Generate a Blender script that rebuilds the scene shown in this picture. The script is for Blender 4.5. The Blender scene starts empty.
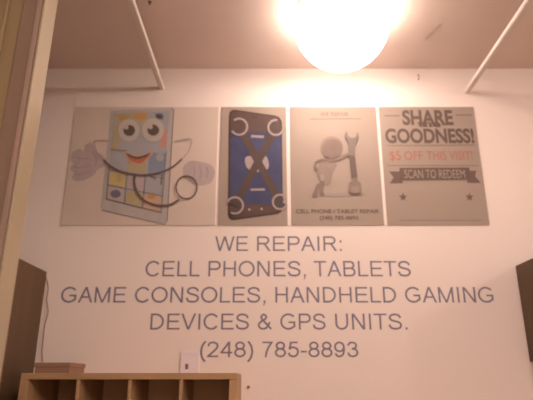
import bpy, bmesh, math, random
from mathutils import Vector
random.seed(4)
S = bpy.context.scene
COL = S.collection

# ------------------------------------------------------------------ camera numbers
F = 535.0
PITCH = math.atan((381 - 200) / F)
EYE = Vector((0.0, -2.2, 1.6))
CT, ST = math.cos(PITCH), math.sin(PITCH)

def at(px, py, Y=0.0):
    """point of the photo on the upright plane y = Y"""
    u = (px - 266.5) / F; v = (200 - py) / F
    y = CT - ST * v; z = ST + CT * v
    k = (Y - EYE.y) / y
    return Vector((EYE.x + k * u, Y, EYE.z + k * z))

def at_z(px, py, Z):
    u = (px - 266.5) / F; v = (200 - py) / F
    y = CT - ST * v; z = ST + CT * v
    k = (Z - EYE.z) / z
    return Vector((EYE.x + k * u, EYE.y + k * y, Z))

# ------------------------------------------------------------------ materials
def lin(c):
    return tuple((x / 12.92 if x <= 0.04045 else ((x + 0.055) / 1.055) ** 2.4) for x in [v / 255 for v in c])

def mat(name, rgb, rough=0.6, spec=0.3, noise=0.0, scale=8.0, bump=0.0, bscale=120.0, metal=0.0, stretch=(1, 1, 1), rgb2=None):
    m = bpy.data.materials.new(name); m.use_nodes = True
    nt = m.node_tree; b = nt.nodes['Principled BSDF']
    b.inputs['Roughness'].default_value = rough
    b.inputs['Specular IOR Level'].default_value = spec
    b.inputs['Metallic'].default_value = metal
    c = lin(rgb)
    tc = nt.nodes.new('ShaderNodeTexCoord'); mp = nt.nodes.new('ShaderNodeMapping')
    mp.inputs['Scale'].default_value = stretch
    nt.links.new(tc.outputs['Object'], mp.inputs['Vector'])
    n = nt.nodes.new('ShaderNodeTexNoise'); n.inputs['Scale'].default_value = scale
    n.inputs['Detail'].default_value = 5
    nt.links.new(mp.outputs['Vector'], n.inputs['Vector'])
    r = nt.nodes.new('ShaderNodeValToRGB')
    lo = lin(rgb2) if rgb2 else tuple(x * (1 - noise) for x in c)
    hi = c if rgb2 else tuple(min(1, x * (1 + noise)) for x in c)
    r.color_ramp.elements[0].color = (*lo, 1); r.color_ramp.elements[0].position = 0.3
    r.color_ramp.elements[1].color = (*hi, 1); r.color_ramp.elements[1].position = 0.7
    nt.links.new(n.outputs['Fac'], r.inputs['Fac'])
    nt.links.new(r.outputs['Color'], b.inputs['Base Color'])
    if bump:
        n2 = nt.nodes.new('ShaderNodeTexNoise'); n2.inputs['Scale'].default_value = bscale
        nt.links.new(tc.outputs['Object'], n2.inputs['Vector'])
        bp = nt.nodes.new('ShaderNodeBump'); bp.inputs['Strength'].default_value = bump
        bp.inputs['Distance'].default_value = 0.002
        nt.links.new(n2.outputs['Fac'], bp.inputs['Height'])
        nt.links.new(bp.outputs['Normal'], b.inputs['Normal'])
    return m

def emit(name, rgb, strength):
    m = bpy.data.materials.new(name); m.use_nodes = True
    nt = m.node_tree; nt.nodes.clear()
    o = nt.nodes.new('ShaderNodeOutputMaterial'); e = nt.nodes.new('ShaderNodeEmission')
    e.inputs['Color'].default_value = (*rgb, 1); e.inputs['Strength'].default_value = strength
    nt.links.new(e.outputs[0], o.inputs[0])
    return m

def milky(name, rgb, strength, clear):
    m = emit(name, rgb, strength); nt = m.node_tree
    e = [n for n in nt.nodes if n.type == 'EMISSION'][0]; o = [n for n in nt.nodes if n.type == 'OUTPUT_MATERIAL'][0]
    tr = nt.nodes.new('ShaderNodeBsdfTransparent'); mx = nt.nodes.new('ShaderNodeMixShader'); mx.inputs[0].default_value = 1 - clear
    nt.links.new(tr.outputs[0], mx.inputs[1]); nt.links.new(e.outputs[0], mx.inputs[2]); nt.links.new(mx.outputs[0], o.inputs[0])
    return m

BULB, GLASS = 400.0, 4.5
OPAL = 0.076
LCOL = (1.0, 0.82, 0.70)
M = dict(
    wall=mat('wall_paint', (228, 214, 208), 0.55, 0.3, 0.015, 2.0, 0.15),
    ceil=mat('ceiling_paint', (232, 212, 202), 0.8, 0.15, 0.03, 3.0, 0.2, 90),
    floor=mat('floor_vinyl', (165, 148, 130), 0.5, 0.3, 0.08, 5.0),
    trim=mat('white_gloss_paint', (235, 224, 216), 0.35, 0.4, 0.01),
    olive=mat('olive_partition_paint', (140, 122, 92), 0.6, 0.2, 0.05, 1.2),
    stile=mat('brown_grey_stile', (128, 108, 94), 0.6, 0.25, 0.04),
    bead=mat('grey_lilac_bead', (150, 128, 116), 0.5, 0.3, 0.02),
    gasket=mat('dark_gasket', (78, 62, 52), 0.8, 0.2, 0.05),
    dark=mat('dark_brown_laminate', (93, 70, 50), 0.5, 0.3, 0.10, 3.0, stretch=(6, 6, 0.5)),
    post=mat('cream_post_paint', (162, 146, 120), 0.3, 0.7, 0.01),
    wood=mat('light_birch_wood', (182, 146, 110), 0.55, 0.3, 0.0, 3.0, stretch=(1, 6, 6), rgb2=(164, 130, 96)),
    woodv=mat('light_birch_wood_upright', (182, 146, 110), 0.55, 0.3, 0.0, 3.0, stretch=(6, 6, 1), rgb2=(164, 130, 96)),
    woodback=mat('brown_hardboard', (205, 176, 140), 0.75, 0.2, 0.08, 6.0),
    card=mat('kraft_cardboard', (150, 118, 100), 0.85, 0.1, 0.05, 7.0),
    plate=mat('pale_lilac_plastic', (226, 212, 218), 0.35, 0.4, 0.01),
    hole=mat('dark_slot', (120, 104, 104), 0.8, 0.2, 0.05),
    metal=mat('grey_steel', (140, 130, 122), 0.4, 0.5, 0.05, metal=0.6),
    cord=mat('brown_cord', (150, 118, 104), 0.7, 0.2, 0.05),
    tape=mat('clear_tape', (236, 220, 206), 0.3, 0.5, 0.02),
    vinyl=mat('slate_vinyl_lettering', (124, 117, 134), 0.5, 0.3, 0.03),
    sheet=mat('grey_beige_print', (200, 184, 174), 0.6, 0.2, 0.012, 6.0),
    sheetb=mat('pale_grey_print', (156, 140, 130), 0.6, 0.2, 0.012, 6.0),
    # inks
    i_body=mat('ink_pale_grey', (172, 164, 162), 0.6, 0.2, 0.05, 30),
    i_shadow=mat('ink_soft_grey', (150, 134, 126), 0.6, 0.2, 0.03, 30),
    i_line=mat('ink_line_grey', (122, 108, 104), 0.6, 0.2, 0.03),
    i_white=mat('ink_white', (182, 172, 166), 0.6, 0.2, 0.02),
    i_pupil=mat('ink_near_black', (98, 84, 78), 0.6, 0.2, 0.05),
    i_tube=mat('ink_dark_brown', (108, 88, 84), 0.6, 0.2, 0.03),
    i_tubel=mat('ink_light_tube', (158, 136, 128), 0.6, 0.2, 0.03),
    i_red=mat('ink_mouth_red', (176, 108, 88), 0.6, 0.2, 0.05),
    i_pink=mat('ink_pink', (188, 136, 128), 0.6, 0.2, 0.05),
    i_yellow=mat('ink_yellow', (186, 166, 112), 0.6, 0.2, 0.05),
    i_khaki=mat('ink_khaki', (170, 156, 124), 0.6, 0.2, 0.05),
    i_peach=mat('ink_peach', (186, 156, 136), 0.6, 0.2, 0.05),
    i_orange=mat('ink_orange', (184, 142, 94), 0.6, 0.2, 0.05),
    i_blue=mat('ink_sky_blue', (128, 138, 156), 0.6, 0.2, 0.05),
    i_pblue=mat('ink_pale_blue', (158, 156, 160), 0.6, 0.2, 0.05),
    i_dblue=mat('ink_slate_blue', (112, 108, 122), 0.6, 0.2, 0.05),
    i_lilac=mat('ink_lilac', (174, 158, 158), 0.6, 0.2, 0.04, 40),
    i_lilacd=mat('ink_deep_lilac', (158, 142, 148), 0.6, 0.2, 0.04, 40),
    i_phone=mat('ink_phone_brown', (90, 72, 68), 0.6, 0.2, 0.06, 30),
    i_phoned=mat('ink_phone_edge', (76, 62, 58), 0.6, 0.2, 0.06, 30),
    i_screen=mat('ink_screen_blue', (68, 70, 100), 0.6, 0.2, 0.12, 14),
    i_wrench=mat('ink_wrench_brown', (84, 69, 66), 0.6, 0.2, 0.05, 30),
    i_wrenchl=mat('ink_wrench_shine', (158, 144, 142), 0.6, 0.2, 0.04, 30),
    i_figure=mat('ink_figure_grey', (122, 105, 98), 0.6, 0.2, 0.06, 22),
    i_figurel=mat('ink_figure_light', (137, 120, 112), 0.6, 0.2, 0.04, 22),
    i_ink=mat('ink_headline', (102, 86, 80), 0.6, 0.2, 0.04),
    i_faint=mat('ink_faint', (128, 112, 103), 0.6, 0.2, 0.03),
    i_offer=mat('ink_offer_red', (166, 108, 92), 0.6, 0.2, 0.03),
    lamp=emit('bulb_glow', LCOL, BULB),
    lampb=emit('bulb_glow_side', LCOL, 1250.0),
    lampf=emit('bulb_glow_fill', LCOL, 2100.0),
    glass=milky('milky_glass', LCOL, GLASS, 0.45),
    glass_opal=emit('opal_cutoff_band', LCOL, 8.0),
    glassf_opal=emit('opal_cutoff_band_fill', LCOL, 14.0),
    glassf=milky('milky_glass_fill', LCOL, 7.0, 0.45),
)

# ------------------------------------------------------------------ mesh helpers
def link(name, bm, m, parent=None, smooth=False):
    me = bpy.data.meshes.new(name)
    bmesh.ops.recalc_face_normals(bm, faces=bm.faces)
    bm.to_mesh(me); bm.free()
    for mm in (m if isinstance(m, (list, tuple)) else [m]): me.materials.append(mm)
    if smooth:
        for p in me.polygons: p.use_smooth = True
    o = bpy.data.objects.new(name, me); COL.objects.link(o)
    if parent:
        o.parent = parent
        o.location = -parent.location
    return o

def box(bm, x0, x1, y0, y1, z0, z1, bev=0.0):
    g = bmesh.ops.create_cube(bm, size=1.0)
    vs = g['verts']
    for v in vs:
        v.co = Vector(((x0 + x1) / 2 + v.co.x * (x1 - x0), (y0 + y1) / 2 + v.co.y * (y1 - y0), (z0 + z1) / 2 + v.co.z * (z1 - z0)))
    if bev:
        es = list({e for v in vs for e in v.link_edges})
        bmesh.ops.bevel(bm, geom=es, offset=bev, segments=2, affect='EDGES', profile=0.5)

def bx(*a, **k):
    bm = bmesh.new(); box(bm, *a, **k); return bm

def empty(name, loc, label, cat, group=None):
    o = bpy.data.objects.new(name, None); COL.objects.link(o)
    o.empty_display_size = 0.05; o.location = loc
    return tag(o, label, cat, group)

def tag(o, label, cat, group=None):
    o['label'] = label; o['category'] = cat
    if group: o['group'] = group
    return o

def struct(o):
    o['kind'] = 'structure'; return o

def tube(bm, pts, r, n=10):
    pts = [Vector(p) for p in pts]
    rings = []
    for i, p in enumerate(pts):
        t = (pts[min(i + 1, len(pts) - 1)] - pts[max(i - 1, 0)]).normalized()
        a = Vector((0, 0, 1)) if abs(t.z) < 0.9 else Vector((1, 0, 0))
        s = t.cross(a).normalized(); u = s.cross(t).normalized()
        rings.append([bm.verts.new(p + r * (math.cos(2 * math.pi * k / n) * s + math.sin(2 * math.pi * k / n) * u)) for k in range(n)])
    for a, b in zip(rings, rings[1:]):
        for k in range(n):
            bm.faces.new((a[k], a[(k + 1) % n], b[(k + 1) % n], b[k]))
    bm.faces.new(rings[0][::-1]); bm.faces.new(rings[-1])

def lathe(bm, prof, c, n=48):
    """prof: list of (radius, z)"""
    rings = []
    for r, z in prof:
        if r < 1e-6: rings.append([bm.verts.new((c[0], c[1], c[2] + z))])
        else: rings.append([bm.verts.new((c[0] + r * math.cos(2 * math.pi * k / n), c[1] + r * math.sin(2 * math.pi * k / n), c[2] + z)) for k in range(n)])
    for a, b in zip(rings, rings[1:]):
        for k in range(n):
            q = [a[k % len(a)], a[(k + 1) % len(a)], b[(k + 1) % len(b)], b[k % len(b)]]
            q2 = []
            for v in q:
                if v not in q2: q2.append(v)
            if len(q2) > 2: bm.faces.new(q2)

# flat printed shapes on the back wall; a layer is a film 0.3 mm above the one below
def film_y(layer): return -0.004 - 0.0006 * layer
def px_poly(bm, pts, layer, thick=0.0004):
    y = film_y(layer)
    vs = [bm.verts.new((p.x, y, p.z)) for p in (at(a, b, 0) for a, b in pts)]
    try: f = bm.faces.new(vs)
    except ValueError: return
    f.normal_update()
    bmesh.ops.triangulate(bm, faces=[f])

def circ(cx, cy, rx, ry=None, a0=0, a1=360, n=28, rot=0):
    ry = rx if ry is None else ry
    out = []
    full = abs(a1 - a0) >= 360
    for i in range(n if full else n + 1):
        a = math.radians(a0 + (a1 - a0) * i / n)
        x, y = rx * math.cos(a), ry * math.sin(a)
        c, s = math.cos(math.radians(rot)), math.sin(math.radians(rot))
        out.append((cx + x * c - y * s, cy + x * s + y * c))
    return out

def px_ribbon(bm, pts, w, layer):
    y = film_y(layer); prev = None
    ws = w if isinstance(w, (list, tuple)) else [w] * len(pts)
    for i, (a, b) in enumerate(pts):
        p0 = pts[max(i - 1, 0)]; p1 = pts[min(i + 1, len(pts) - 1)]
        dx, dy = p1[0] - p0[0], p1[1] - p0[1]; L = math.hypot(dx, dy) or 1
        nx, ny = -dy / L * ws[i] / 2, dx / L * ws[i] / 2
        q = at(a + nx, b + ny, 0), at(a - nx, b - ny, 0)
        cur = [bm.verts.new((v.x, y, v.z)) for v in q]
        if prev: bm.faces.new((prev[0], prev[1], cur[1], cur[0]))
        prev = cur

def spline(pts, n=8):
    out = []
    for i in range(len(pts) - 1):
        p = [pts[max(i - 1, 0)], pts[i], pts[i + 1], pts[min(i + 2, len(pts) - 1)]]
        for k in range(n):
            t = k / n
            out.append(tuple(0.5 * ((2 * p[1][d]) + (-p[0][d] + p[2][d]) * t + (2 * p[0][d] - 5 * p[1][d] + 4 * p[2][d] - p[3][d]) * t * t + (-p[0][d] + 3 * p[1][d] - 3 * p[2][d] + p[3][d]) * t ** 3) for d in (0, 1)))
    out.append(tuple(pts[-1])); return out

def closed(pts, n=6):
    q = pts[-2:] + pts + pts[:2]
    return spline(q, n)[2 * n:(2 + len(pts)) * n]

def art(name, m, parent, items, layer):
    """items: ('p', pts) polygon or ('r', pts, w) ribbon, in photo pixels; several materials allowed through a 4th field"""
    bm = bmesh.new()
    mats = m if isinstance(m, list) else [m]
    for it in items:
        n0 = len(bm.faces)
        lay = layer + (it[-1].get('up', 0) if isinstance(it[-1], dict) else 0)
        if it[0] == 'p': px_poly(bm, it[1], lay)
        else: px_ribbon(bm, it[1], it[2], lay)
        bm.faces.ensure_lookup_table()
        mi = it[-1].get('m', 0) if isinstance(it[-1], dict) else 0
        for f in bm.faces[n0:]: f.material_index = mi
    me = bpy.data.meshes.new(name)
    for f in bm.faces:
        f.normal_update()
        if f.normal.y > 0: f.normal_flip()
    bm.to_mesh(me); bm.free()
    for mm in mats: me.materials.append(mm)
    o = bpy.data.objects.new(name, me); COL.objects.link(o)
    if parent: o.parent = parent; o.location = -parent.location
    return o

# lettering: each word is fitted between two x positions, caps between two heights
_cache = {}
def text_mesh(body, bold=0.0):
    key = (body, bold)
    if key in _cache: return _cache[key]
    cu = bpy.data.curves.new('lettering', 'FONT'); cu.body = body; cu.offset = bold
    cu.resolution_u = 4
    o = bpy.data.objects.new('lettering', cu); COL.objects.link(o)
    bpy.context.view_layer.update()
    dg = bpy.context.evaluated_depsgraph_get()
    me = o.evaluated_get(dg).to_mesh()
    vs = [tuple(v.co) for v in me.vertices]; fs = [tuple(p.vertices) for p in me.polygons]
    o.evaluated_get(dg).to_mesh_clear()
    bpy.data.objects.remove(o); bpy.data.curves.remove(cu)
    _cache[key] = (vs, fs); return vs, fs

def cap_height(bold=0.0):
    vs, _ = text_mesh('H', bold); ys = [v[1] for v in vs]; return min(ys), max(ys)

def words(name, m, parent, items, layer, bold=0.0, thick=0.0):
    """items: (word, x0px, x1px, ytop, ybase[, mirror])"""
    bm = bmesh.new(); y = film_y(layer)
    lo, hi = cap_height(bold)
    for (w, x0, x1, yt, yb) in items:
        vs, fs = text_mesh(w, bold)
        xs = [v[0] for v in vs]; a, b = min(xs), max(xs)
        ym = (yt + yb) / 2
        X0 = at(x0, ym).x; X1 = at(x1, ym).x; Z0 = at(266, yb).z; Z1 = at(266, yt).z
        nv = [bm.verts.new((X0 + (v[0] - a) / (b - a) * (X1 - X0), y, Z0 + (v[1] - lo) / (hi - lo) * (Z1 - Z0))) for v in vs]
        for f in fs:
            try: bm.faces.new([nv[i] for i in f])
            except ValueError: pass
    if thick:
        g = bmesh.ops.extrude_face_region(bm, geom=bm.faces[:])
        for e in g['geom']:
            if isinstance(e, bmesh.types.BMVert): e.co.y = 0.0
        bmesh.ops.recalc_face_normals(bm, faces=bm.faces)
    else:
        for f in bm.faces:
            f.normal_update()
            if f.normal.y > 0: f.normal_flip()
    me = bpy.data.meshes.new(name); bm.to_mesh(me); bm.free(); me.materials.append(m)
    o = bpy.data.objects.new(name, me); COL.objects.link(o)
    if parent: o.parent = parent; o.location = -parent.location
    return o

# plain grotesque capitals built from strokes; cap height 1
SW = 0.120
def _sp(*p): return ('s', spline(list(p), 6))
def _el(cx, cy, rx, ry, a0=0, a1=360, n=36): return ('s', [(cx + rx * math.cos(math.radians(a0 + (a1 - a0) * i / n)), cy + ry * math.sin(math.radians(a0 + (a1 - a0) * i / n))) for i in range(n + 1)])
def _v(x, y0=0, y1=1): return ('p', [(x, y0), (x + SW, y0), (x + SW, y1), (x, y1)])
def _h(y, x0, x1): return ('p', [(x0, y), (x1, y), (x1, y + SW * 0.9), (x0, y + SW * 0.9)])
def _d(x0, y0, x1, y1, k=1.0):
    w = SW * k * math.sqrt(1 + ((x1 - x0) / (y1 - y0)) ** 2) / 2
    return ('p', [(x0 - w, y0), (x0 + w, y0), (x1 + w, y1), (x1 - w, y1)])
def _bowl(x0, xs, y1, y0, rx):
    c, r = (y0 + y1) / 2, (y1 - y0) / 2
    return ('s', [(x0, y1)] + [(xs + rx * math.cos(math.radians(90 - 180 * i / 20)), c + r * math.sin(math.radians(90 - 180 * i / 20))) for i in range(21)] + [(x0, y0)])
q_ = SW * 0.45
GL = {
    'E': (0.93, [_v(.11), _h(1 - .9 * SW, .12, .85), _h(.46, .12, .80), _h(0, .12, .87)]),
    'L': (0.78, [_v(.11), _h(0, .12, .74)]),
    'I': (0.39, [_v(.13)]),
    'T': (0.85, [_v(.36, 0, .95), _h(1 - .9 * SW, .03, .82)]),
    'H': (1.01, [_v(.11), _v(.77), _h(.455, .12, .88)]),
    'N': (1.01, [_v(.11), _v(.77), _d(.185, 1, .825, 0)]),
    'M': (1.16, [_v(.10), _v(.93), _d(.165, 1, .58, 0, .95), _d(.58, 0, .995, 1, .95)]),
    'W': (1.32, [_d(.08, 1, .35, 0), _d(.35, 0, .66, 1), _d(.66, 1, .97, 0), _d(.97, 0, 1.24, 1)]),
    'V': (0.93, [_d(.08, 1, .465, 0), _d(.465, 0, .85, 1)]),
    'A': (0.93, [_d(.08, 0, .465, 1), _d(.465, 1, .85, 0), _h(.30, .20, .73)]),
    'P': (0.93, [_v(.11), _bowl(.15, .58, 1 - q_, .47, .235)]),
    'R': (1.01, [_v(.11), _bowl(.15, .60, 1 - q_, .50, .235), _d(.58, .50, .90, 0)]),
    'B': (0.93, [_v(.11), _bowl(.15, .55, 1 - q_, .525, .215), _bowl(.15, .58, .525, q_, .235)]),
    'D': (1.01, [_v(.11), _bowl(.15, .42, 1 - q_, q_, .44)]),
    'C': (1.01, [_el(.53, .5, .42, .455, 38, 322)]),
    'G': (1.09, [_el(.54, .5, .45, .455, 40, 316), _v(.86, .14, .48), _h(.40, .55, .98)]),
    'O': (1.09, [_el(.545, .5, .44, .455)]),
    'S': (0.93, [_sp((.79, .72), (.70, .88), (.46, .95), (.23, .88), (.155, .74), (.24, .60), (.48, .52), (.72, .43), (.80, .27), (.71, .11), (.48, .05), (.21, .11), (.11, .31))]),
    'U': (1.01, [('s', [(.175, 1)] + [(.505 + .33 * math.cos(math.radians(180 + 180 * i / 20)), .38 + .335 * math.sin(math.radians(180 + 180 * i / 20))) for i in range(21)] + [(.835, 1)])]),
    '&': (0.93, [_sp((.87, .03), (.60, .33), (.33, .64), (.27, .80), (.42, .945), (.57, .80), (.46, .62), (.21, .46), (.12, .27), (.22, .09), (.40, .05), (.60, .14), (.78, .46))]),
    ':': (0.39, [_v(.13, 0, .14), _v(.13, .58, .72)]),
    '.': (0.39, [_v(.13, 0, .14)]),
    ',': (0.39, [_v(.13, 0, .14), _d(.22, .03, .14, -.19, .5)]),
    '-': (0.47, [_h(.30, .05, .42)]),
    '(': (0.465, [_sp((.41, 1.02), (.23, .74), (.16, .36), (.23, -.01), (.41, -.29))]),
    ')': (0.465, [_sp((.06, 1.02), (.24, .74), (.31, .36), (.24, -.01), (.06, -.29))]),
    '2': (0.777, [_sp((.11, .70), (.17, .87), (.38, .945), (.60, .86), (.65, .70), (.55, .50), (.30, .25), (.12, .07)), _h(0, .05, .71)]),
    '4': (0.777, [_v(.48), _h(.24, .03, .74), ('s', [(.09, .30), (.515, .94)])]),
    '8': (0.777, [_el(.39, .735, .235, .21), _el(.39, .295, .285, .245)]),
    '7': (0.777, [_h(1 - .9 * SW, .07, .71), _sp((.64, .92), (.46, .64), (.33, .32), (.28, 0))]),
    '5': (0.777, [_h(1 - .9 * SW, .20, .67), ('s', [(.24, .95), (.155, .50)]), _sp((.14, .50), (.25, .60), (.40, .63), (.61, .53), (.67, .33), (.58, .13), (.37, .05), (.18, .12), (.11, .28))]),
    '9': (0.777, [_el(.375, .66, .27, .285), _sp((.645, .66), (.64, .40), (.55, .15), (.36, .05), (.20, .10), (.12, .25))]),
    '3': (0.777, [_sp((.12, .74), (.20, .89), (.38, .945), (.57, .87), (.61, .74), (.55, .60), (.34, .53)), _sp((.34, .53), (.57, .49), (.67, .29), (.58, .12), (.37, .05), (.18, .12), (.10, .29))]),
}
def glyph_quads(ch):
    out = []
    for kind, pts in GL[ch][1]:
        if kind == 'p': out.append(pts); continue
        L, R = [], []
        loop = math.hypot(pts[0][0] - pts[-1][0], pts[0][1] - pts[-1][1]) < 1e-6
        n = len(pts)
        for i, p in enumerate(pts):
            a = pts[i - 1] if i else (pts[-2] if loop else p)
            b = pts[i + 1] if i < n - 1 else (pts[1] if loop else p)
            dx, dy = b[0] - a[0], b[1] - a[1]; l = math.hypot(dx, dy)
            nx, ny = -dy / l * SW / 2, dx / l * SW / 2
            L.append((p[0] + nx, p[1] + ny)); R.append((p[0] - nx, p[1] - ny))
        for i in range(n - 1): out.append([L[i], R[i], R[i + 1], L[i + 1]])
    return out

def lettering_row(label, items, m, group):
    """each cut letter is a part of its row"""
    x0 = at(items[0][1], (items[0][3] + items[0][4]) / 2).x; z0 = at(266, items[0][4]).z
    t = empty('wall_lettering', (x0, 0, z0), label, 'lettering', group)
    for (wd, px0, px1, yt, yb) in items:
        ym = (yt + yb) / 2
        X0, X1 = at(px0, ym).x, at(px1, ym).x; Z0, Z1 = at(266, yb).z, at(266, yt).z
        pen, gl = 0.0, []
        for ch in wd:
            gl.append((ch, pen)); pen += GL[ch][0] + (0.02 if ch.isdigit() else 0)
        xs = [p[0] + o for ch, o in gl for q in glyph_quads(ch) for p in q]
        a, b = min(xs), max(xs); k = (X1 - X0) / (b - a)
        for ch, off in gl:
            bm = bmesh.new()
            for j, q in enumerate(glyph_quads(ch)):
                vs = [bm.verts.new((X0 + (p[0] + off - a) * k, -0.0006 - 0.00001 * j, Z0 + p[1] * (Z1 - Z0))) for p in q]
                bm.faces.new(vs)
            for f in bm.faces:
                f.normal_update()
                if f.normal.y > 0: f.normal_flip()
            bmesh.ops.remove_doubles(bm, verts=bm.verts[:], dist=1e-6)
            g = bmesh.ops.extrude_face_region(bm, geom=bm.faces[:], use_keep_orig=True)
            for e in g['geom']:
                if isinstance(e, bmesh.types.BMVert): e.co.y = -0.0001
            me = bpy.data.meshes.new('letter'); bm.to_mesh(me); bm.free(); me.materials.append(m)
            o = bpy.data.objects.new('letter', me); COL.objects.link(o); o.parent = t; o.location = -t.location
    return t

# ------------------------------------------------------------------ room shell
H = 3.0; XL, XR, YF = -2.1, 3.7, -4.6
struct(link('wall_back', bx(XL, XR, 0, 0.12, 0, H), M['wall']))
struct(link('wall_left', bx(XL - 0.12, XL, YF, 0.12, 0, H), M['wall']))
struct(link('wall_right', bx(XR, XR + 0.12, YF, 0.12, 0, H), M['wall']))
struct(link('wall_front', bx(XL - 0.12, XR + 0.12, YF - 0.12, YF, 0, H), M['wall']))
struct(link('ceiling', bx(XL - 0.12, XR + 0.12, YF - 0.12, 0.12, H, H + 0.1), M['ceil']))
struct(link('floor', bx(XL - 0.12, XR + 0.12, YF - 0.12, 0.12, -0.1, 0), M['floor']))
struct(link('baseboard_back', bx(-0.05, XR, -0.014, 0, 0, 0.1, bev=0.003), M['trim']))
struct(link('baseboard_right', bx(XR - 0.014, XR, YF, -0.014, 0, 0.1, bev=0.003), M['trim']))

# partition with its white end post, close to the camera on the left
PY = -1.1
def X(px): return at(px, 0, PY).x
x_post = (X(43.6), X(45.6))
struct(link('trim_post', bx(x_post[0], x_post[1], PY, PY + 0.066, 0, H, bev=0.001), M['post']))
o = struct(link('trim_gasket', bx(X(42), X(43.6), PY + 0.012, PY + 0.05, 0, H), M['gasket']))
struct(link('trim_bead', bx(X(36.5), X(42), PY + 0.004, PY + 0.05, 0, H, bev=0.002), M['bead']))
struct(link('trim_stile', bx(X(21), X(36.5), PY + 0.010, PY + 0.05, 0, H, bev=0.003), M['stile']))
struct(link('wall_partition', bx(XL, X(21), PY + 0.016, PY + 0.05, 0, H), M['olive']))
bm = bmesh.new()
for a, b in ((4, 8), (-14, -10), (-34, -30)):
    box(bm, X(a), X(b), PY + 0.006, PY + 0.016, 0, H, bev=0.003)
struct(link('trim_batten', bm, M['olive']))

# ------------------------------------------------------------------ ceiling lamps
def ceiling_lamp(loc, label, bulb='lamp', shade='glass'):
    t = empty('ceiling_lamp', loc, label, 'lamp', None)
    bm = bmesh.new(); lathe(bm, [(0, 0), (0.172, 0), (0.178, -0.004), (0.178, -0.012), (0.172, -0.016), (0, -0.016)], loc)
    link('ceiling_plate', bm, M['trim'], t, True)
    R, zc = 0.188, -0.062  # shade widened to take in the glow around the lamp
    prof = []
    a0 = math.degrees(math.asin((-0.0165 - zc) / R))
    for i in range(0, 25):
        a = math.radians(a0 - i * (a0 + 90) / 24)
        prof.append((R * math.cos(a), zc + R * math.sin(a)) if i < 24 else (0, zc - R))
    bm = bmesh.new(); lathe(bm, prof, loc)
    bm.normal_update()
    for f in bm.faces:
        if f.calc_center_median().z > loc.z - OPAL: f.material_index = 1  # added opaque band: keeps bulb light off the upper wall, glows onto the ceiling
    link('glass_shade', bm, [M[shade], M[shade + '_opal']], t, True)
    bm = bmesh.new(); lathe(bm, [(0, -0.016), (0.02, -0.016), (0.02, -0.03), (0.014, -0.033), (0, -0.033)], loc, 20)
    h = link('lamp_holder', bm, M['trim'], t, True)
    rb, zb = 0.032, -0.066
    prof = [(0.012, -0.033)] + [(rb * math.cos(math.radians(60 - i * 150 / 14)), zb + rb * math.sin(math.radians(60 - i * 150 / 14))) for i in range(14)] + [(0, zb - rb)]
    bm = bmesh.new(); lathe(bm, prof, loc, 24)
    link('bulb', bm, M[bulb], t, True)
    return t
L1 = at_z(341.5, 24, H - 0.062)
ceiling_lamp(Vector((L1.x, L1.y, H)), 'glowing round glass ceiling lamp above the posters')
ceiling_lamp(Vector((2.9, -1.65, H)), 'round glass ceiling lamp far to the right, outside the picture', 'lampb')
ceiling_lamp(Vector((0.75, -2.9, H)), 'added round glass fill lamp just behind the viewer, unseen', 'lampf', 'glassf')  # unseen lamp added to fill the room with light
ceiling_lamp(Vector((1.1, -3.8, H)), 'added round glass fill lamp far behind the viewer, unseen', 'lampf', 'glassf')  # second unseen lamp, added for more fill from behind

# ------------------------------------------------------------------ hanging rails
def rail(p_wall, p_near, label):
    A = at(*p_wall, 0.0)
    z = A.z; B = at_z(*p_near, z)
    d = (B - A).normalized(); E = A + d * 3.4; E.z = z
    t = empty('hanging_rail', A, label, 'rail', 'white rails below the ceiling')
    bm = bmesh.new()
    s = Vector((d.y, -d.x, 0)) * 0.011
    for (hw, z0, z1) in ((1.0, -0.010, 0.010),):
        vs = []
        for P in (A, E):
            for sx in (-1, 1):
                for zz in (z0, z1): vs.append(bm.verts.new(P + s * sx * hw + Vector((0, 0, zz))))
        a = vs
        for q in ((0, 1, 3, 2), (4, 6, 7, 5), (0, 4, 5, 1), (2, 3, 7, 6), (0, 2, 6, 4), (1, 5, 7, 3)):
            bm.faces.new([a[i] for i in q])
    bmesh.ops.bevel(bm, geom=bm.edges[:], offset=0.003, segments=2, affect='EDGES')
    link('bar', bm, M['trim'], t)
    for k in (1.35, 2.6):
        P = A + d * k
        bm = bmesh.new(); tube(bm, [P + Vector((0, 0, 0.009)), (P.x, P.y, H)], 0.0035)
        link('hanger_rod', bm, M['metal'], t, True)
    return t
rail((162, 88.5), (131, 0), 'left white rail hung under the ceiling, meeting the wall above the tablet poster')
rail((466.5, 92), (529, 0), 'right white rail hung under the ceiling, meeting the wall above the coupon poster')

# ------------------------------------------------------------------ peeling tape and hooks on the ceiling
def strip(pts, w, m, name, label, cat):
    bm = bmesh.new(); prev = None
    for i, p in enumerate(pts):
        a, b = pts[max(0, i - 1)], pts[min(len(pts) - 1, i + 1)]
        t = (b - a).normalized(); s = t.cross(Vector((0, 0, 1))).normalized() * w / 2
        cur = [bm.verts.new(p + s), bm.verts.new(p - s)]
        if prev: bm.faces.new((prev[0], prev[1], cur[1], cur[0]))
        prev = cur
    g = bmesh.ops.solidify(bm, geom=bm.faces[:], thickness=0.0006)
    return tag(link(name, bm, m), label, cat)
q = [at_z(441, 24, H - 0.002), at_z(436, 29, H - 0.007), at_z(430, 34, H - 0.006), at_z(425, 40, H - 0.002)]
strip(q, 0.011, M['tape'], 'tape_strip', 'short diagonal strip of peeling pale tape on the ceiling, right of the lamp', 'tape')
q = [at_z(427, 64, H - 0.002), at_z(422, 65, H - 0.012), at_z(415, 66.5, H - 0.016), at_z(408, 67, H - 0.004)]
strip(q, 0.012, M['tape'], 'tape_curl', 'curled pale tape scrap on the ceiling edge beside the wall, right of the lamp', 'tape')
p = at(418, 78, 0)
bm = bmesh.new()
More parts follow.
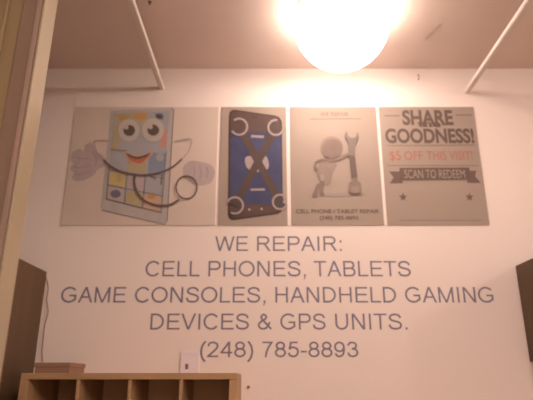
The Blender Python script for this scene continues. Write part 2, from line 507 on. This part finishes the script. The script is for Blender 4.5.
tube(bm, [(p.x, 0.0, p.z + 0.012), (p.x, -0.012, p.z + 0.012), (p.x, -0.014, p.z - 0.004), (p.x - 0.002, -0.010, p.z - 0.014), (p.x - 0.004, -0.004, p.z - 0.012)], 0.0022, 8)
tag(link('wall_hook', bm, M['card'], None, True), 'tiny hook high on the wall below the curled tape scrap', 'hook')
p = at_z(150, 1.5, H)
bm = bmesh.new(); lathe(bm, [(0, 0), (0.007, 0), (0.007, -0.005), (0.003, -0.007), (0.003, -0.016), (0, -0.017)], p, 12)
tag(link('ceiling_screw', bm, M['hole'], None, True), 'small dark screw in the ceiling beside the left rail', 'screw')

# ------------------------------------------------------------------ dark cabinets left and right
A = at(47, 272, 0); zc = A.z
t = empty('tall_cabinet', (A.x - 0.3, -0.225, 0), 'tall dark brown cabinet against the wall behind the white post', 'cabinet')
x1 = A.x; x0 = x1 - 0.62; d = 0.46; k = 0.018
link('side_panel', bx(x1 - k, x1, -d, -0.001, 0, zc, bev=0.0015), M['dark'], t)
link('side_panel', bx(x0, x0 + k, -d, -0.001, 0, zc, bev=0.0015), M['dark'], t)
link('top_panel', bx(x0 + k, x1 - k, -d, -0.001, zc - k, zc), M['dark'], t)
link('back_panel', bx(x0 + k, x1 - k, -0.012, -0.002, 0.06, zc - k), M['dark'], t)
link('plinth', bx(x0 + k, x1 - k, -d + 0.04, -0.02, 0, 0.06), M['dark'], t)
for s in (0, 1):
    dm = (x0 + x1) / 2
    a, b = (x0 + k, dm - 0.001) if s == 0 else (dm + 0.001, x1 - k)
    dr = link('door', bx(a, b, -d - 0.002, -d + 0.016, 0.06, zc - k - 0.001, bev=0.0015), M['dark'], t)
    hx = dm - 0.03 if s == 0 else dm + 0.03
    bm = bmesh.new(); tube(bm, [(hx, -d - 0.002, 1.0), (hx, -d - 0.03, 1.005), (hx, -d - 0.03, 1.125), (hx, -d - 0.002, 1.13)], 0.004)
    h = link('door_handle', bm, M['metal'], None, True); h.parent = dr

A = at(515, 266, 0); B = at(530, 362, 0)
x0 = (A.x + B.x) / 2; z1, z0 = A.z, B.z; x1 = x0 + 0.7; d = 0.33
t = empty('wall_cabinet', (x0 + 0.35, -0.16, z0), 'dark brown cabinet hung on the wall at the right edge, beside the lettering', 'cabinet')
link('side_panel', bx(x0, x0 + k, -d, -0.001, z0, z1, bev=0.0015), M['dark'], t)
link('side_panel', bx(x1 - k, x1, -d, -0.001, z0, z1, bev=0.0015), M['dark'], t)
link('top_panel', bx(x0 + k, x1 - k, -d, -0.001, z1 - k, z1), M['dark'], t)
link('bottom_panel', bx(x0 + k, x1 - k, -d, -0.001, z0, z0 + k), M['dark'], t)
link('back_panel', bx(x0 + k, x1 - k, -0.012, -0.002, z0 + k, z1 - k), M['dark'], t)
dm = (x0 + x1) / 2
for s in (0, 1):
    a, b = (x0 + k, dm - 0.001) if s == 0 else (dm + 0.001, x1 - k)
    dr = link('door', bx(a, b, -d - 0.001, -d + 0.016, z0 + k, z1 - k, bev=0.0015), M['dark'], t)
    hx = dm - 0.03 if s == 0 else dm + 0.03
    bm = bmesh.new(); tube(bm, [(hx, -d, z0 + 0.04), (hx, -d - 0.03, z0 + 0.045), (hx, -d - 0.03, z0 + 0.125), (hx, -d, z0 + 0.13)], 0.004)
    h = link('door_handle', bm, M['metal'], None, True); h.parent = dr

# thin cord beside the tall cabinet
pts = [at(a, b, 0) for a, b in spline([(46, 276), (48.5, 288), (47, 300), (48.5, 312), (45, 326), (43.5, 340), (42.5, 352), (43, 366)])]
bm = bmesh.new(); tube(bm, [(p.x, -0.004, p.z) for p in pts], 0.0022, 8)
tag(link('cord', bm, M['cord'], None, True), 'thin brown cord running down the wall beside the tall dark cabinet', 'cord')

# ------------------------------------------------------------------ cubby shelf
CY = -0.30
TL = at(21, 373, CY); TR = at(237.5, 373, CY)
cx0, cx1, cz = TL.x, TR.x, TL.z
th = at(50, 373, CY).z - at(50, 379.5, CY).z
tv = 0.028
t = empty('cubby_shelf', ((cx0 + cx1) / 2, CY / 2, 0), 'light wood pigeonhole shelf unit with four open columns below the lettering', 'shelf unit')
link('top_board', bx(cx0, cx1, CY, -0.002, cz - th, cz, bev=0.002), M['wood'], t)
link('side_board', bx(cx0, cx0 + tv, CY, -0.002, 0, cz - th, bev=0.002), M['woodv'], t)
link('side_board', bx(cx1 - tv, cx1, CY, -0.002, 0, cz - th, bev=0.002), M['woodv'], t)
link('back_board', bx(cx0 + tv, cx1 - tv, -0.012, -0.004, 0.0, cz - th), M['woodback'], t)
divs = [at(p, 390, CY).x for p in (77, 129, 180.5)]
for dx in divs:
    link('divider', bx(dx - 0.0055, dx + 0.0055, CY + 0.004, -0.012, 0.02, cz - th, bev=0.001), M['woodv'], t)
edges = [cx0 + tv] + divs + [cx1 - tv]
for r in range(6):
    zz = 0.02 + r * (cz - th - 0.02) / 6
    for i in range(4):
        a = edges[i] + (0.0055 if i else 0); b = edges[i + 1] - (0.0055 if i < 3 else 0)
        link('shelf_board', bx(a, b, CY + 0.004, -0.012, zz - 0.006, zz + 0.006), M['wood'], t)

# flat carton on the shelf unit
a = at(34.5, 371, -0.22); b = at(69.5, 371, -0.22); hh = at(50, 362.5, -0.22).z
t = empty('carton', ((a.x + b.x) / 2, -0.15, cz), 'flat brown carton lying on the left end of the pigeonhole shelf', 'box')
link('carton_body', bx(a.x, b.x, -0.22, -0.06, cz, hh - 0.008, bev=0.003), M['card'], t)
link('carton_lid', bx(a.x - 0.003, b.x + 0.003, -0.223, -0.057, hh - 0.016, hh, bev=0.003), M['card'], t)

# socket plate on the wall
a = at(181, 352, 0); b = at(199.5, 352, 0); z1 = a.z; z0 = z1 - 0.115; mx = (a.x + b.x) / 2
t = empty('socket_plate', (mx, 0, z0), 'small pale lilac socket plate on the wall just above the pigeonhole shelf', 'socket')
link('cover_plate', bx(a.x, b.x, -0.007, 0, z0, z1, bev=0.002), M['plate'], t)
for zz in (z1 - 0.055, z1 - 0.092):
    c = at(187, 366, 0).x
    link('socket_hole', bx(c - 0.006, c + 0.006, -0.0085, -0.006, zz - 0.010, zz + 0.010, bev=0.001), M['hole'], t)

# nail
p = at(248.5, 387, 0)
bm = bmesh.new(); tube(bm, [(p.x, 0, p.z), (p.x, -0.006, p.z)], 0.003, 10); tube(bm, [(p.x, -0.006, p.z), (p.x, -0.009, p.z)], 0.006, 12)
tag(link('screw_head', bm, M['cord'], None, True), 'small screw head in the wall right of the pigeonhole shelf', 'screw')

# ------------------------------------------------------------------ posters
def poster(name, px0, px1, label, m='sheet', ytop=107.3, ybot=225.5):
    ym = (ytop + ybot) / 2
    x0 = at(px0, ym).x; x1 = at(px1, ym).x; z1 = at(266, ytop).z; z0 = at(266, ybot).z
    t = empty(name, ((x0 + x1) / 2, 0, z0), label, 'poster', 'posters in a row above the lettering')
    link('paper_sheet', bx(x0, x1, -0.0035, 0, z0, z1), M[m], t)
    return t

# --- poster 1: smiling tablet with a stethoscope
P1 = poster('poster', 68.6, 216.9, 'wide poster of a smiling tablet wearing a stethoscope, leftmost in the row')
def c1(x, y): return (60 + x / 3.075, 100 + y / 3.075)
def C1(l): return [c1(*p) for p in l]
def grid(u, v):  # tablet face coordinates 0..1 -> crop
    tl, tr, bl, br = (166, 44), (338, 36), (144, 306), (312, 348)
    x = (tl[0] * (1 - u) + tr[0] * u) * (1 - v) + (bl[0] * (1 - u) + br[0] * u) * v
    y = (tl[1] * (1 - u) + tr[1] * u) * (1 - v) + (bl[1] * (1 - u) + br[1] * u) * v
    return c1(x, y)
def cell(u0, v0, u1, v1): return [grid(u0, v0), grid(u1, v0), grid(u1, v1), grid(u0, v1)]
hand = [(46, 158), (62, 152), (74, 160), (78, 140), (92, 134), (104, 142), (108, 158), (126, 166), (140, 182), (138, 204), (118, 214), (104, 232), (76, 248), (50, 250), (38, 240), (44, 226), (34, 216), (36, 204), (44, 198), (34, 186), (36, 168)]
art('pointing_glove', [M['i_lilac'], M['i_lilacd']], P1, [
    ('p', C1(closed(hand))),
    ('r', C1(spline([(48, 178), (70, 182), (92, 180)])), 1.1, {'m': 1, 'up': 1}),
    ('r', C1(spline([(42, 206), (66, 210), (94, 202)])), 1.1, {'m': 1, 'up': 1}),
    ('r', C1(spline([(44, 230), (66, 230), (92, 220)])), 1.1, {'m': 1, 'up': 1}),
    ('r', C1(spline([(100, 160), (112, 180), (110, 204)])), 1.1, {'m': 1, 'up': 1})], 1)
hand2 = [(384, 200), (404, 188), (426, 190), (446, 194), (466, 202), (476, 218), (474, 238), (462, 256), (438, 264), (414, 262), (396, 250), (382, 236), (378, 216)]
art('fist_glove', [M['i_lilac'], M['i_lilacd']], P1, [
    ('p', C1(closed(hand2))),
    ('r', C1(spline([(412, 206), (414, 224), (410, 244)])), 1.2, {'m': 1, 'up': 1}),
    ('r', C1(spline([(430, 206), (434, 224), (430, 244)])), 1.2, {'m': 1, 'up': 1}),
    ('r', C1(spline([(450, 208), (455, 224), (450, 242)])), 1.6, {'m': 1, 'up': 1})], 1)
its = [('p', C1([(158, 34), (342, 24), (352, 30), (332, 372), (322, 384), (130, 340), (126, 330)]), {'m': 0}),
       ('r', C1([(342, 26), (350, 32), (330, 372), (322, 384), (130, 340)]), 0.8, {'m': 1, 'up': 1}),
       ('p', cell(0, 0, 1, 1), {'m': 2, 'up': 1})]
cells = [((0.02, 0.0, 0.62, 0.12), 3), ((0.64, 0.0, 0.98, 0.17), 4), ((0.02, 0.14, 0.14, 0.42), 5), ((0.88, 0.18, 0.99, 0.36), 6),
         ((0.02, 0.44, 0.30, 0.64), 4), ((0.32, 0.44, 0.66, 0.64), 5), ((0.70, 0.42, 0.99, 0.64), 7),
         ((0.02, 0.68, 0.31, 0.82), 8), ((0.35, 0.66, 0.64, 0.83), 9), ((0.68, 0.66, 0.98, 0.82), 4),
         ((0.02, 0.85, 0.31, 0.99), 9), ((0.35, 0.85, 0.64, 0.99), 5), ((0.68, 0.85, 0.98, 0.99), 10)]
for c, mi in cells: its.append(('p', cell(*c), {'m': mi, 'up': 2}))
for v in (0.66, 0.835): its.append(('r', [grid(0, v), grid(1, v)], 0.7, {'m': 1, 'up': 3}))
for u in (0.33, 0.66): its.append(('r', [grid(u, 0.64), grid(u, 1)], 0.7, {'m': 1, 'up': 3}))
for e in (((0, 1), (1, 1)), ((0, 0.62), (0, 1)), ((1, 0.4), (1, 1)), ((0, 0.42), (0.3, 0.42))): its.append(('r', [grid(*e[0]), grid(*e[1])], 0.8, {'m': 1, 'up': 3}))
its += [('p', [c1(*p) for p in circ(248, 52, 18, 12)], {'m': 11, 'up': 3}), ('p', [c1(*p) for p in circ(195, 58, 14, 6)], {'m': 11, 'up': 3}),
        ('p', [c1(*p) for p in circ(307, 52, 12, 10)], {'m': 12, 'up': 3}), ('r', C1([(294, 44), (318, 62)]), 1.4, {'m': 12, 'up': 3}),
        ('p', [c1(*p) for p in circ(172, 290, 16, 12)], {'m': 12, 'up': 3}), ('p', [c1(*p) for p in circ(282, 298, 13, 9)], {'m': 11, 'up': 3}),
        ('p', [c1(*p) for p in circ(183, 243, 7, 13)], {'m': 5, 'up': 3}), ('r', C1([(280, 238), (296, 244)]), 1.8, {'m': 1, 'up': 3}), ('r', C1([(314, 232), (312, 262)]), 1.6, {'m': 1, 'up': 3}),
        ('p', [c1(*p) for p in circ(308, 178, 12, 12)], {'m': 4, 'up': 3})]
art('tablet_picture', [M[k] for k in ('i_body', 'i_line', 'i_pblue', 'i_khaki', 'i_pblue', 'i_khaki', 'i_pink', 'i_blue', 'i_yellow', 'i_lilac', 'i_peach', 'i_orange', 'i_dblue')], P1, its, 1)
for (ex, ey, r) in ((213, 95, 32), (287, 94, 34)):
    e = art('eye', M['i_white'], P1, [('p', [c1(*p) for p in circ(ex, ey, r, r + 2)])], 5)
    pu = art('pupil', [M['i_pupil'], M['i_white']], P1, [('p', [c1(*p) for p in circ(ex + 1, ey + 1, 18, 17)]), ('p', [c1(*p) for p in circ(ex - 8, ey - 9, 7, 7)], {'m': 1, 'up': 1})], 6)
    pu.parent = e; pu.location = (0, 0, 0)
art('mouth', [M['i_red'], M['i_peach'], M['i_pupil']], P1, [
    ('p', C1(spline([(196, 158), (238, 172), (288, 156)]) + spline([(286, 166), (262, 194), (240, 202), (216, 194), (200, 168)])), {'m': 1}),
    ('p', C1(spline([(203, 164), (240, 176), (280, 163)]) + spline([(278, 172), (256, 194), (238, 197), (218, 188), (206, 170)])), {'m': 0, 'up': 1}),
    ('p', C1(spline([(206, 165), (240, 177), (277, 164)]) + spline([(268, 176), (240, 184), (214, 176)])), {'m': 2, 'up': 2})], 5)
art('stethoscope', [M['i_tube'], M['i_tubel']], P1, [
    ('r', C1(spline([(150, 128), (112, 128), (108, 142), (120, 170), (138, 188)])), 0.8, {'m': 1}),
    ('r', C1(spline([(354, 130), (398, 122), (405, 132), (396, 160), (374, 186)])), 0.8, {'m': 1}),
    ('r', C1(spline([(136, 186), (160, 208), (200, 226), (250, 234), (300, 228), (345, 210), (376, 184)])), 2.0, {'up': 1}),
    ('r', C1(spline([(232, 234), (230, 258), (240, 288), (262, 312), (300, 326), (340, 324), (368, 308)])), 2.2, {'up': 1}),
    ('r', [c1(*p) for p in circ(390, 271, 32, 35, 0, 360, 32)] + [c1(422, 271)], 1.5, {'up': 1})], 8)

# --- poster 2: phone under crossed wrenches
P2 = poster('poster', 219.6, 286.8, 'narrow poster of a blue-screened phone under two crossed wrenches', 'sheetb')
def c2(x, y): return (220 + x / 3.333, 105 + y / 3.333)
def C2(l): return [c2(*p) for p in l]
def rounded(q, r):
    out = []
    n = len(q)
    for i in range(n):
        p, c, nx = q[i - 1], q[i], q[(i + 1) % n]
        def tow(a, b):
            L = math.hypot(b[0] - a[0], b[1] - a[1]); return (a[0] + (b[0] - a[0]) * r / L, a[1] + (b[1] - a[1]) * r / L)
        a, b = tow(c, p), tow(c, nx)
        for k in range(7):
            t = k / 6
            out.append(tuple((1 - t) ** 2 * a[d] + 2 * t * (1 - t) * c[d] + t * t * b[d] for d in (0, 1)))
    return out
art('phone_picture', [M['i_phone'], M['i_phoned'], M['i_screen'], M['i_wrenchl']], P2, [
    ('p', C2(rounded([(30, 14), (206, 40), (210, 362), (26, 388)], 26)), {'m': 1}),
    ('p', C2(rounded([(36, 20), (200, 44), (203, 356), (32, 380)], 24)), {'m': 0, 'up': 1}),
    ('p', C2([(36, 94), (203, 92), (206, 334), (34, 330)]), {'m': 2, 'up': 2}),
    ('r', C2([(104, 106), (146, 108)]), 2.6, {'m': 3, 'up': 3}),
    ('r', C2([(102, 284), (150, 283)]), 2.2, {'m': 3, 'up': 3}),
    ('p', C2(closed([(84, 178), (104, 172), (128, 178), (152, 172), (162, 192), (160, 214), (140, 224), (110, 222), (88, 208)])), {'m': 3, 'up': 3}),
    ('r', C2([(108, 42), (128, 44)]), 0.8, {'m': 1, 'up': 3}),
    ('p', [c2(*p) for p in circ(98, 350, 4, 4)], {'m': 3, 'up': 3}), ('p', [c2(*p) for p in circ(139, 348, 4, 4)], {'m': 3, 'up': 3})], 1)
def wrench(a, b, ra, rb, aa, ab, lay):
    its = [('r', C2([a, ((a[0] + b[0]) / 2, (a[1] + b[1]) / 2), b]), [9, 7, 9])]
    for (c, r, ang) in ((a, ra, aa), (b, rb, ab)):
        arc = circ(c[0], c[1], r, r, ang + 40, ang + 320, 28)
        its.append(('r', [c2(*p) for p in circ(c[0], c[1], r - 5, r - 5, ang + 42, ang + 318, 28)], 5.5, {'up': 1}))
        its.append(('r', [c2(*p) for p in arc], 2.0, {'m': 1, 'up': 2}))
    return art('wrench_picture', [M['i_wrench'], M['i_wrenchl']], P2, its, lay)
wrench((64, 75), (200, 325), 27, 24, 190, -20, 5)
wrench((186, 78), (50, 337), 25, 27, -40, 160, 8)

# --- poster 3: white figure leaning on a wrench
P3 = poster('poster', 290.6, 379.8, 'poster of a faceless pale figure leaning on an upright wrench', 'sheetb')
def c3(x, y): return (310 + x / 5, 125 + y / 5)
def C3(l): return [c3(*p) for p in l]
words('headline', M['i_faint'], P3, [('WE REPAIR', 320, 348.5, 112.6, 116.6)], 1, 0.02)
art('thin_rule', M['i_faint'], P3, [('r', [(310, 119.6), (361, 119.2)], 0.8)], 1)
art('leaning_figure_picture', [M['i_figure'], M['i_figurel'], M['i_faint'], M['i_shadow']], P3, [
    ('p', C3(closed([(60, 352), (120, 342), (230, 344), (282, 350), (200, 356), (100, 360)])), {'m': 3}),
    ('p', C3(closed([(92, 168), (124, 178), (134, 204), (116, 240), (106, 280), (96, 300), (60, 300), (40, 260), (36, 220), (60, 182)])), {'m': 1, 'up': 1}),
    ('p', C3(closed([(50, 280), (72, 290), (66, 330), (72, 352), (52, 356), (44, 330)])), {'m': 0, 'up': 2}),
    ('p', C3(closed([(36, 296), (50, 306), (38, 340), (36, 362), (10, 362), (20, 330)])), {'m': 0, 'up': 3}),
    ('r', C3(spline([(40, 182), (28, 194), (26, 214), (38, 232)])), 2.6, {'m': 0, 'up': 3}),
    ('r', C3(spline([(40, 182), (70, 176), (96, 178)])), 2.6, {'m': 0, 'up': 3}),
    ('r', C3(spline([(96, 180), (130, 178), (160, 164), (190, 150)])), 3.2, {'m': 0, 'up': 4}),
    ('p', C3(circ(60, 268, 11, 16)), {'m': 3, 'up': 4}),
    ('p', C3(circ(108, 116, 56, 56)), {'m': 1, 'up': 5}),
    ('p', C3(circ(112, 122, 50, 48)), {'m': 0, 'up': 6})], 2)
art('wrench_picture', [M['i_faint'], M['i_ink'], M['i_figurel'], M['i_line']], P3, [
    ('p', C3(closed([(182, 36), (172, 62), (184, 84), (192, 110), (192, 160), (222, 160), (222, 110), (232, 86), (242, 66), (236, 42), (228, 62), (208, 70), (190, 60)], 5)), {'m': 3}),
    ('p', C3(rounded([(193, 158), (222, 158), (236, 268), (208, 268)], 5)), {'m': 1, 'up': 1}),
    ('p', C3([(212, 268), (234, 268), (240, 290), (212, 290)]), {'m': 0, 'up': 1}),
    ('p', C3(rounded([(194, 288), (252, 288), (258, 342), (190, 342)], 12)), {'m': 0, 'up': 1}),
    ('p', C3(rounded([(206, 312), (242, 312), (246, 346), (202, 346)], 8)), {'m': 2, 'up': 2})], 11)
words('caption', M['i_ink'], P3, [('CELL PHONE / TABLET REPAIR', 296, 379, 209.6, 213.6), ('(248) 785-8893', 319.5, 358, 216.2, 220)], 1, 0.02)

# --- poster 4: coupon poster
P4 = poster('poster', 383.0, 481.2, 'coupon poster with red offer line, dark ribbon and stars, rightmost in the row', 'sheetb')
def c4(x, y): return (370 + x / 3.077, 100 + y / 3.077)
def C4(l): return [c4(*p) for p in l]
words('headline', M['i_ink'], P4, [('SHARE', 402, 452.5, 110.6, 125.5), ('GOODNESS!', 385, 473.5, 129, 143.6)], 1, 0.035)
words('small_word', M['i_ink'], P4, [('the', 417, 440, 120.5, 127.5)], 3, 0.03)
for a_, b_, w_ in (((44, 50), (90, 50), 1.3), ((264, 48), (312, 48), 1.3), ((52, 142), (322, 140), 0.9), ((54, 203), (332, 203), 0.9), ((90, 371), (345, 371), 0.6)):
    art('rule_line', M['i_faint'], P4, [('r', C4([a_, b_]), w_)], 1)
words('offer_line', M['i_offer'], P4, [('$5', 389.5, 400.5, 151.6, 160.4), ('OFF', 404, 422.5, 151.6, 160.4), ('THIS', 426.5, 446, 151.6, 160.4), ('VISIT!', 449, 472, 151.6, 160.4)], 1, 0.0)
rb = art('ribbon_banner', [M['i_ink'], M['i_tube']], P4, [
    ('p', C4([(58, 221), (100, 221), (100, 257), (60, 257), (72, 240)]), {'m': 1}),
    ('p', C4([(298, 219), (326, 219), (322, 236), (340, 256), (298, 256)]), {'m': 1}),
    ('p', C4([(90, 210), (304, 209), (308, 247), (90, 249)]), {'m': 0, 'up': 1})], 1)
w = words('ribbon_lettering', M['sheetb'], P4, [('SCAN TO REDEEM', 404, 464.5, 170.4, 178.6)], 4, 0.0)
w.parent = rb; w.location = (0, 0, 0)
def star(cx, cy, r):
    return [(cx + (r if i % 2 == 0 else r * 0.42) * math.sin(math.pi * i / 5), cy - (r if i % 2 == 0 else r * 0.42) * math.cos(math.pi * i / 5)) for i in range(10)]
for sx in (101, 305): art('star', M['i_ink'], P4, [('p', C4(star(sx, 300, 14)))], 1)

# ------------------------------------------------------------------ vinyl lettering on the wall, one row each
LG = 'rows of slate lettering on the wall'
rows = [
    ('first row of slate wall lettering reading WE REPAIR', [('WE', 215, 248, 236.3, 251), ('REPAIR:', 257, 341.5, 236.3, 251)]),
    ('second row of slate wall lettering reading CELL PHONES, TABLETS', [('CELL', 145.6, 199.8, 261, 276.4), ('PHONES,', 208.4, 305.7, 261, 276.4), ('TABLETS', 313.8, 410.5, 261, 276.4)]),
    ('widest row of slate wall lettering reading GAME CONSOLES, HANDHELD GAMING', [('GAME', 61.2, 126, 287, 302.6), ('CONSOLES,', 135, 265.5, 287, 302.6), ('HANDHELD', 275.3, 396, 287, 302.6), ('GAMING', 405, 493, 287, 302.6)]),
    ('row of slate wall lettering reading DEVICES & GPS UNITS', [('DEVICES', 150.5, 249, 313.6, 329.6), ('&', 257.8, 272, 313.6, 329.6), ('GPS', 280.2, 325.4, 313.6, 329.6), ('UNITS.', 335.2, 407, 313.6, 329.6)]),
    ('bottom row of slate wall lettering, the phone number (248) 785-8893', [('(248)', 200.2, 253.2, 341.6, 357.2), ('785-8893', 262.3, 358.2, 341.6, 357.2)]),
]
for lab, its in rows:
    lettering_row(lab, its, M['vinyl'], LG)

# ------------------------------------------------------------------ world, camera
w = bpy.data.worlds.new('world'); S.world = w; w.use_nodes = True
w.node_tree.nodes['Background'].inputs['Color'].default_value = (1.0, 0.75, 0.6, 1)
w.node_tree.nodes['Background'].inputs['Strength'].default_value = 0.02
cd = bpy.data.cameras.new('camera'); cam = bpy.data.objects.new('camera', cd); COL.objects.link(cam)
cam.location = EYE; cam.rotation_euler = (math.pi / 2 + PITCH, 0, 0)
cd.sensor_width = 36; cd.lens = F / 533 * 36; cd.clip_start = 0.02
cd.dof.use_dof = True; cd.dof.focus_distance = 1.6; cd.dof.aperture_fstop = 2.3
S.camera = cam
S.view_settings.view_transform = 'Standard'; S.view_settings.look = 'None'
S.view_settings.gamma = 1; S.view_settings.use_curve_mapping = False
S.view_settings.exposure = 0.64
